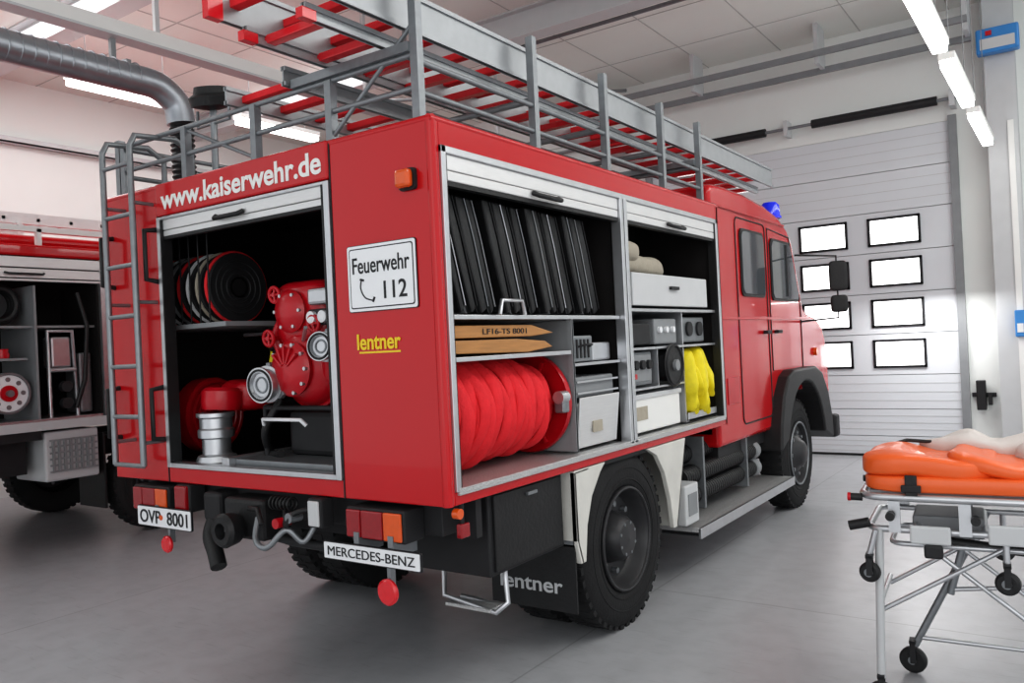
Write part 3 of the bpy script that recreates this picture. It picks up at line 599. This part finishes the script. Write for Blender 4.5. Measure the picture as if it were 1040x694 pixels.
tubes('straps',[[(-1.62,.5,1.75),(-1.60,.45,1.60),(-1.58,.44,1.5)],[(-1.52,.5,1.76),(-1.51,.45,1.6),(-1.5,.44,1.52)]],.018,YELV)
tubes('rack_bar',[[(-1.9,.5,1.76),(-1.42,.5,1.76)]],.01,ALU)

# ---------- side left bay ----------
obj('flat_hose_rack')
for i in range(15):
    y=.10+i*.088;w=.035+.02*((i*7)%3)/2
    xf=-.09-.03*((i*5)%4)/3
    P=[(y,2.30),(y+w,2.30),(y+w+.06,2.12),(y+w+.15,1.80),(y+.16,1.775),(y+.05,2.1)]
    prismX('hanging_hose',P,-.52,xf,BHOSE,.010)
    tubes('hose_edge',[[(xf+.002,y+w+.003,2.29),(xf+.002,y+w+.062,2.12),(xf+.002,y+w+.15,1.81)]],.0035,[ALU,DGREY,GALV,MID,DGREY][i%5])  # thin lines stand in for highlights along the hanging hose edges
    cyl('hose_coupling',(-.13,y+.16,1.80),(-.22,y+.16,1.80),.022,ALU if i%4==1 else BLK,12)
obj('wooden_wedge_board')
prismX('board_1',[(.10,1.665),(.14,1.72),(.75,1.72),(.95,1.68),(.75,1.665)],-.5,-.05,WOOD,.004)
prismX('board_2',[(.10,1.60),(.10,1.655),(.6,1.655),(.85,1.64),(.92,1.61),(.7,1.59)],-.5,-.04,WOOD,.004)
text('board_text','LF16-TS 8001',.35,.7,1.68,1.705,-.048,INK,'side')
obj('hose_reel')
rx,rz=-.30,1.32
lathe('drum',[(.12,.14),(1.02,.14)],(rx,0,rz),(0,1,0),REDD,28)
lathe('flange',[(-.012,.03),(-.012,.25),(-.02,.262),(.0,.268),(.02,.262),(.012,.25),(.012,.03)],(rx,1.055,rz),(0,1,0),REDD,48)
for i in range(6):
    t=math.pi*i/3;obox('flange_rib',(rx+.14*math.cos(t),1.035,rz+.14*math.sin(t)),(.2,.016,.02),(0,-t,0),REDD,.003)
def band(y0,R,w,th,ph,tilt,wob=.010):
    # one turn of lay-flat hose: flattened closed loop around the drum
    n=44;k=12;vs=[];fs=[]
    for i in range(n):
        t=2*math.pi*i/n
        rr=R+wob*.6*math.sin(2*t+ph)+wob*.4*math.sin(5*t+ph*2)
        yy=y0+tilt*math.cos(t+ph*.5)+wob*math.sin(2*t+ph)
        tw=.35+.22*math.sin(t*2+ph)
        for j in range(k):
            s=2*math.pi*j/k;a=w*math.cos(s);b=th*math.copysign(abs(math.sin(s))**.7,math.sin(s))
            a2=a*math.cos(tw)-b*math.sin(tw);b2=a*math.sin(tw)+b*math.cos(tw)
            vs.append((rx+(rr+b2)*math.cos(t),yy+a2,rz+(rr+b2)*math.sin(t)))
    for i in range(n):
        for j in range(k):
            fs.append((i*k+j,((i+1)%n)*k+j,((i+1)%n)*k+(j+1)%k,i*k+(j+1)%k))
    o=add('wound_hose',vs,fs,HOSE,False)
    for p in o.data.polygons:p.use_smooth=True
for i in range(14): band(.17+i*.064,.165,.034,.011,i*1.3,.004*math.sin(i*2.1),.003)
for i in range(17): band(.16+i*.050,.192+.004*(i%2),.028,.010,i*2.3,.008*math.sin(i*1.9),.006)
for i in range(17): band(.155+i*.044,.222+.006*(i%3),.026,.009,i*1.7+.5,.012*math.sin(i*1.7),.008)
for i in range(5): band(.17+i*.075,.243,.028,.009,i*2.9+1,.03*math.sin(i*2.3+1),.010)
lathe('hub',[(0,.06),(-.03,.06),(-.04,.035),(-.10,.03),(-.10,0)],(rx,1.05,rz),(0,1,0),ALU,20)
cyl('hub_valve',(-.05,1.03,1.35),(-.05,.96,1.35),.032,ALU);box('hub_bracket',-.09,-.03,.98,1.04,1.27,1.36,GALV,.01)
obj('equipment_case')
box('case',-.5,-.08,1.14,1.60,1.07,1.30,LGREY,.015);obox('sloped_lid',(-.045,1.36,1.20),(.012,.44,.27),(0,.12,0),ALUB,.005)
box('label',-.04,-.032,1.28,1.38,1.14,1.20,CANV)
obj('metal_toolbox')
box('body',-.45,-.06,1.14,1.36,1.52,1.66,GALV,.01);box('body_2',-.45,-.08,1.39,1.60,1.52,1.62,ALU,.01);box('body_3',-.4,-.06,1.15,1.58,1.33,1.44,MID,.01)
boxes('ribs',[(-.06,-.055,1.14+i*.04,1.155+i*.04,1.54,1.64) for i in range(5)],DGREY)
tubes('handle',[[(-.06,1.2,1.6),(-.03,1.22,1.61),(-.03,1.3,1.61),(-.06,1.32,1.6)]],.006,DGREY)
boxes('front_bars',[(-.05,-.04,1.14,1.6,1.35,1.36),(-.05,-.04,1.14,1.6,1.41,1.42)],ALU)
obj('canvas_tarp_roll')
pillow('tarp',(-.25,2.15,2.08),(.35,.75,.15),CANV,3,.02,5);pillow('tarp_2',(-.2,1.90,2.16),(.3,.3,.14),CANV,3,.02,5)
# ---------- side right bay ----------
obj('storage_drawer')
box('front',-.03,.0,1.76,2.92,1.825,2.02,LGREY,.006);box('tray',-.55,-.03,1.78,2.90,1.83,1.98,MID)
box('latch',.0,.02,2.28,2.40,1.93,1.95,DGREY)
obj('power_generator')
box('housing',-.45,-.06,1.75,2.10,1.345,1.55,GALV,.015);box('panel',-.06,-.05,1.78,2.07,1.37,1.53,MID,.004)
for i in range(3): cyl('socket',(-.05,1.84+i*.09,1.47),(-.03,1.84+i*.09,1.47),.028,DGREY,16)
box('red_switch',-.05,-.03,1.8,1.83,1.39,1.42,REDD)
obj('cable_reel')
for x in(-.16,-.02): lathe('flange',[(-.008,.02),(-.008,.13),(0,.14),(.008,.13),(.008,.02)],(x,2.34,1.45),(1,0,0),BLK,36)
cyl('drum',(-.16,2.34,1.45),(-.02,2.34,1.45),.10,DGREY);cyl('hub',(-.02,2.34,1.45),(.01,2.34,1.45),.035,MID)
ring('rim',(-.01,2.34,1.45),(1,0,0),.125,.008,DGREY,36,6)
obj('white_storage_box')
box('body',-.5,-.05,1.75,2.48,1.065,1.29,WHITE,.01);box('lid',-.5,-.04,1.74,2.49,1.265,1.295,LGREY,.004)
box('label',-.05,-.046,1.83,1.98,1.14,1.22,CANV)
obj('instrument_case')
box('body',-.4,-.06,2.16,2.50,1.59,1.75,MID,.01);box('body_2',-.4,-.05,1.76,2.08,1.59,1.72,DGREY,.01);box('body_3',-.4,-.06,2.60,2.98,1.59,1.76,GALV,.01)
for i in range(3): cyl('knob',(-.06,2.22+i*.1,1.68),(-.04,2.22+i*.1,1.68),.02,SIGN,14)
for i in range(2): cyl('dial',(-.06,2.70+i*.18,1.68),(-.045,2.70+i*.18,1.68),.05,DGREY,18)
obj('yellow_life_vest')
for i in range(4):
    pillow('vest',(-.12-.03*(i%2),2.64+i*.105,1.33+.015*(i%2)),(.24,.14,.43-.03*(i%2)),YELV,2.8,.06,6)
for i in range(4):
    pillow('vest_fold',(-.06,2.66+i*.105,1.20+.12*(i%2)),(.10,.08,.22),YELV,2.6,.04,10,(.3,0,.2))
obj('floor_tray')
boxes('tray',[(-.5,-.03,2.57,3.08,1.06,1.08),(-.04,-.03,2.57,3.08,1.06,1.12)],ALU,.003)

# ================= LEFT TRUCK =================
LX=-5.3
obj('fire_truck')
box('roof_band',LX-2.4,LX,-1.6,3.6,2.60,2.70,RED,.02)
box('rear_lower',LX-2.4,LX,-1.6,3.6,1.08,1.16,LGREY,.005)
boxes('side_frame',[(LX-.04,LX,-1.6,-1.5,1.16,2.6),(LX-.04,LX,1.52,1.60,1.16,2.6),(LX-.04,LX,.02,.08,1.16,2.6),(LX-.04,LX,3.5,3.6,1.16,2.6)],ALU)
box('red_side_panel',LX-.03,LX,1.6,3.5,1.16,2.6,RED)
boxes('shutter_slats',[(LX-.04,LX,-1.5,1.52,2.50,2.59),(LX-.04,LX-.005,-1.5,1.52,2.41,2.49),(LX-.04,LX,-1.5,1.52,2.38,2.40)],ALUB,.004)
tubes('shutter_handle',[[(LX,.7,2.45),(LX+.03,.72,2.44),(LX+.03,1.0,2.44),(LX,1.02,2.45)]],.01,BLK)
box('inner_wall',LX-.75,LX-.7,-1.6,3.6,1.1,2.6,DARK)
boxes('side_walls',[(LX-2.4,LX-.04,3.57,3.6,1.1,2.6),(LX-2.4,LX-2.37,-1.6,3.6,1.1,2.6),(LX-2.4,LX-.04,-1.6,-1.57,1.1,2.6)],RED)
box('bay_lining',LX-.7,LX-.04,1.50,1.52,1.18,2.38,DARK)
box('bay_floor',LX-.7,LX-.02,-1.5,1.5,1.16,1.18,ALU)
boxes('shelves',[(LX-.7,LX-.1,.1,1.5,1.98,2.0),(LX-.7,LX-.1,-.8,.9,1.7,1.72),(LX-.7,LX-.06,.95,.97,1.18,2.35)],MID)
box('lower_locker',LX-.6,LX-.04,.98,1.46,.62,1.06,LGREY,.02)
boxes('locker_grille',[(LX-.04,LX-.02,1.04+i*.05,1.06+i*.05,.7,.98) for i in range(8)]+[(LX-.04,LX-.025,1.02,1.44,.7+i*.055,.715+i*.055) for i in range(6)],MID)
box('side_skirt',LX-.1,LX-.02,-1.5,.95,1.0,1.08,DGREY)
wheel('rear_wheel_outer',LX-.04,2.1,.5);wheel('rear_wheel_left',LX-2.36,2.1,.5,sgn=-1)
box('mudflap',LX-.5,LX-.04,1.5,1.52,.3,1.0,BLK)
boxes('frame_rails',[(LX-.85,LX-.75,-1.4,6.4,.72,.94),(LX-1.7,LX-1.6,-1.4,6.4,.72,.94)],DGREY)
box('under_box',LX-2.3,LX-.2,-1.2,.9,.7,1.08,DGREY)
cyl('axle',(LX-2.2,2.1,.5),(LX-.3,2.1,.5),.08,DGREY)
cab(LX,.4);wheel('front_wheel',LX-.05,5.59,.5,dish=False);wheel('front_wheel_left',LX-2.39,5.59,.5,sgn=-1,dish=False)
boxes('roof_rails',[(LX-.1,LX-.05,-1.5,3.5,2.82,2.87),(LX-2.3,LX-2.25,-1.5,3.5,2.82,2.87)]+[(LX-.1,LX-.05,y,y+.04,2.7,2.85) for y in(-1,0,1,2,3)],WHITE)
boxes('roof_ladder',[(LX-.5,LX-.46,-1.5,3.8,2.95,3.05),(LX-.95,LX-.91,-1.5,3.8,2.95,3.05)]+[(LX-.95,LX-.46,y*.3,y*.3+.03,2.98,3.01) for y in range(-4,12)]+[(LX-1.0,LX-.4,y,y+.05,2.7,2.95) for y in(-1,1,3)],ALUB)
box('red_tarp_roll',LX-.42,LX-.12,-1.4,3.2,2.70,2.80,RED,.04)
obj('hose_reel')
lathe('white_face',[(0,.02),(0,.17),(.02,.18),(.04,.17),(.04,.02)],(LX-.16,.74,1.42),(1,0,0),SIGN,36)
ring('rim',(LX-.11,.74,1.42),(1,0,0),.17,.012,GALV,36,6)
cyl('red_center',(LX-.12,.74,1.42),(LX-.10,.74,1.42),.07,REDD,24);cyl('hub',(LX-.1,.74,1.42),(LX-.07,.74,1.42),.03,GALV,16)
for i in range(8):
    t=math.pi*i/4;cyl('hole',(LX-.12,.74+.12*math.cos(t),1.42+.12*math.sin(t)),(LX-.115,.74+.12*math.cos(t),1.42+.12*math.sin(t)),.02,GALV,12)
obj('pump_control_stand')
tubes('frame',[[(LX-.15,1.1,1.18),(LX-.12,1.08,1.95),(LX-.12,1.3,1.95),(LX-.15,1.34,1.18)],[(LX-.12,1.09,1.6),(LX-.12,1.32,1.6)]],.02,ALU)
box('panel',LX-.3,LX-.14,1.12,1.3,1.62,1.9,ALU,.02);box('tank',LX-.4,LX-.14,1.36,1.48,1.2,1.75,GALV,.02)
for z in(1.3,1.45): cyl('knob',(LX-.14,1.22,z),(LX-.08,1.22,z),.05,DGREY,18)
tubes('cables',[[(LX-.1,1.35,2.3),(LX-.08,1.42,2.0),(LX-.08,1.38,1.5),(LX-.1,1.3,1.25)]],.02,BLK)
obj('fire_hose_roll')
for i in range(3): ring('coil',(LX-.2-.05*i,.72,2.19),(1,0,0),.15,.03,BLK,28,8)
obj('brass_coupling_set')
for i in range(4): lathe('coupling',[(0,.05),(.03,.055),(.06,.045),(.08,.05)],(LX-.15,.3+i*.14,1.722),(0,0,1),[ALU,CANV,GALV,REDD][i],18)

# ================= STRETCHER =================
obj('ambulance_stretcher',(1.33,1.13,0),math.radians(5))
LS=1.9;WS=.54;ZT=.915;ZL=.775
tube('main_rail',[(x,y,ZT) for x,y in rrect(0,LS,0,WS,.08)],.016,ALU,cyc=True)
tube('upper_rail',[(x,y,ZT+.032) for x,y in rrect(.03,LS-.03,.03,WS-.03,.06)],.011,ALU,cyc=True)
tube('lower_frame',[(x,y,ZL) for x,y in rrect(.02,1.75,.03,WS-.03,.06)],.014,ALU,cyc=True)
tube('inner_frame',[(x,y,ZL-.07) for x,y in rrect(.10,1.6,.08,WS-.08,.05)],.011,ALU,cyc=True)
boxes('deck',[(.03,LS-.03,.03,WS-.03,ZT+.01,ZT+.022)],MID)
tubes('cross_tubes',[[(x,.02,ZL),(x,WS-.02,ZL)] for x in(.2,.45,.8,1.2)]+[[(x,.02,ZT),(x,WS-.02,ZT)] for x in(.1,.5,.9,1.4)],.011,ALU)
boxes('side_plates',[(x,x+.045,y-.009,y+.009,ZL-.01,ZT+.01) for x in(.1,.36,.75,1.2,1.6) for y in(.02,WS-.02)],ALU)
tubes('front_legs',[[(.06,.03,ZL),(.04,.03,.14)]],.017,LGREY)
tubes('front_legs_far',[[(.46,WS-.04,ZL),(.14,WS-.04,.13)],[(.40,WS-.08,ZL),(.30,WS-.08,.40)]],.016,GALV)
tubes('rear_legs',[[(1.5,y,ZL),(1.7,y,.13)] for y in(.04,WS-.04)],.016,GALV)
tubes('scissor_brace',[[(.05,y,.42),(.52,y,.72)] for y in(.05,WS-.06)]+[[(.62,y,.40),(.22,y,.72)] for y in(.07,WS-.08)],.010,ALU)
tubes('low_bar',[[(.16,WS-.04,.17),(1.68,WS-.06,.17)],[(.05,.03,.45),(.05,WS-.04,.45)],[(.3,WS-.08,.42),(.9,WS-.08,.5)]],.011,ALU)
def caster(x,y,z,r=.055):
    lathe('caster_wheel',[(-.018,.02),(-.018,r-.01),(-.01,r),(.01,r),(.018,r-.01),(.018,.02)],(x,y,z),(.2,1,0),BLK,24)
    cyl('caster_hub',(x-.005,y-.024,z),(x+.005,y+.024,z),.018,GALV,12)
    boxes('caster_fork',[(x-.012,x+.012,y-.03,y-.024,z-.01,z+r+.03),(x-.012,x+.012,y+.024,y+.03,z-.01,z+r+.03),(x-.014,x+.014,y-.03,y+.03,z+r+.02,z+r+.035)],DGREY)
caster(.04,.03,.062,.06);caster(.13,WS-.04,.062,.06)
for y in(.04,WS-.04): caster(1.7,y,.062,.06)
caster(.02,.0,.595,.042);caster(.52,.0,.595,.045);caster(.52,WS,.595,.045)
tubes('load_wheel_stays',[[(.02,0,.665),(.05,0,ZL)]]+[[(.52,y,.66),(.52,y,ZL)] for y in(0,WS)],.012,ALU)
cyl('grip',(-.045,.03,ZT-.01),(.0,.03,ZT-.01),.016,BLK,16);cyl('grip_end',(-.058,.03,ZT-.01),(-.045,.03,ZT-.01),.018,REDD,16)
cyl('grip',(-.06,.05,ZL+.0),(.02,.05,ZL+.02),.021,BLK,16)
cyl('grip',(-.05,WS-.03,ZT-.01),(.0,WS-.03,ZT-.01),.016,BLK,16)
box('latch_plate',.18,.33,-.02,.0,ZL-.045,ZL+.03,LGREY,.008);box('lock_block',.23,.30,-.03,.0,ZL-.10,ZL-.045,DGREY,.01)
box('latch_plate_2',.46,.62,-.02,.0,ZL-.03,ZL+.05,LGREY,.008);box('mechanism',.18,.45,.15,.4,ZL-.05,ZL+.04,MID,.01)
cyl('damper',(.28,.1,ZL-.05),(.8,.1,ZL-.09),.02,BLK,16)
for x in(.42,.11,.66): cyl('knob',(x,-.04,ZL+.065),(x,0,ZL+.065),.018,BLK,14)
pillow('mattress_lower',(.50,.25,ZT+.055),(.98,.50,.075),ORG,7,.008,5,U=56)
pillow('mattress_upper',(.25,.20,ZT+.125),(.50,.38,.095),ORG,4.5,.03,5,(0,.03,.03),U=60,V=28)
pillow('mattress_fold',(.50,.22,ZT+.125),(.34,.40,.075),ORG,4,.02,6,(0,.16,-.05),U=56)
pillow('mattress_tail',(1.42,.27,ZT+.06),(.9,.5,.08),ORG,7,.01,5)
pillow('folded_blanket',(.52,.42,ZT+.17),(.62,.24,.08),CLOTH,3,.045,7,U=64,V=30)
pillow('pillow_sheet',(.80,.30,ZT+.155),(.44,.36,.10),CLOTH,3,.045,7,U=64,V=30)
box('strap',.17,.215,-.012,.0,ZT-.01,ZT+.095,BLK,.003);box('buckle',.155,.23,-.022,-.008,ZT+.025,ZT+.055,DGREY,.004)
tubes('strap_loop',[[(.10,.33,ZT+.18),(.16,.36,ZT+.195),(.26,.35,ZT+.19)]],.008,BLK)

# ================= LIGHT / CAMERA =================
def area(n,loc,rot,sx,sy,e,c=(1,1,1)):
    l=bpy.data.lights.new(n,'AREA');l.shape='RECTANGLE';l.size=sx;l.size_y=sy;l.energy=e;l.color=c
    o=bpy.data.objects.new(n,l);S.collection.objects.link(o);o.location=loc;o.rotation_euler=rot
area('ceiling_fill_right',(3.2,3.0,5.3),(0,math.radians(15),0),3,8,300,(1,.99,.96))  # added fill lamp below the closed ceiling, no real opening there
area('ceiling_fill_left',(-6.5,1.5,5.35),(0,0,0),2.5,9,230,(.97,.99,1))  # added fill lamp to brighten the left walls, no real roof window
area('floor_patch_fill',(.7,8.0,2.0),(0,0,0),1.0,.4,22,(1,1,1))  # added lamp facing down, makes the sunlit floor patch by the door
area('open_gate_behind',(3.5,-5.5,2.6),(math.radians(80),0,math.radians(25)),6,4,90,(1,.99,.97))
w=bpy.data.worlds.new('world');S.world=w;w.use_nodes=True
w.node_tree.nodes['Background'].inputs[0].default_value=(.94,.97,1,1);w.node_tree.nodes['Background'].inputs[1].default_value=1.15
S.view_settings.view_transform='Standard'
try: S.view_settings.look='Medium High Contrast'
except Exception: pass
S.view_settings.exposure=-.38
cd=bpy.data.cameras.new('camera');co=bpy.data.objects.new('camera',cd);S.collection.objects.link(co)
cd.sensor_width=36;cd.lens=28.757;cd.clip_end=100
psi,th,ro=.605,.005,.048
F=Vector((-math.sin(psi)*math.cos(th),math.cos(psi)*math.cos(th),math.sin(th)))
R0=Vector((math.cos(psi),math.sin(psi),0));U0=R0.cross(F)
R=R0*math.cos(ro)-U0*math.sin(ro);U=U0*math.cos(ro)+R0*math.sin(ro)
C=(2.115,-2.555,1.624)
co.matrix_world=Matrix(((R[0],U[0],-F[0],C[0]),(R[1],U[1],-F[1],C[1]),(R[2],U[2],-F[2],C[2]),(0,0,0,1)))
S.camera=co
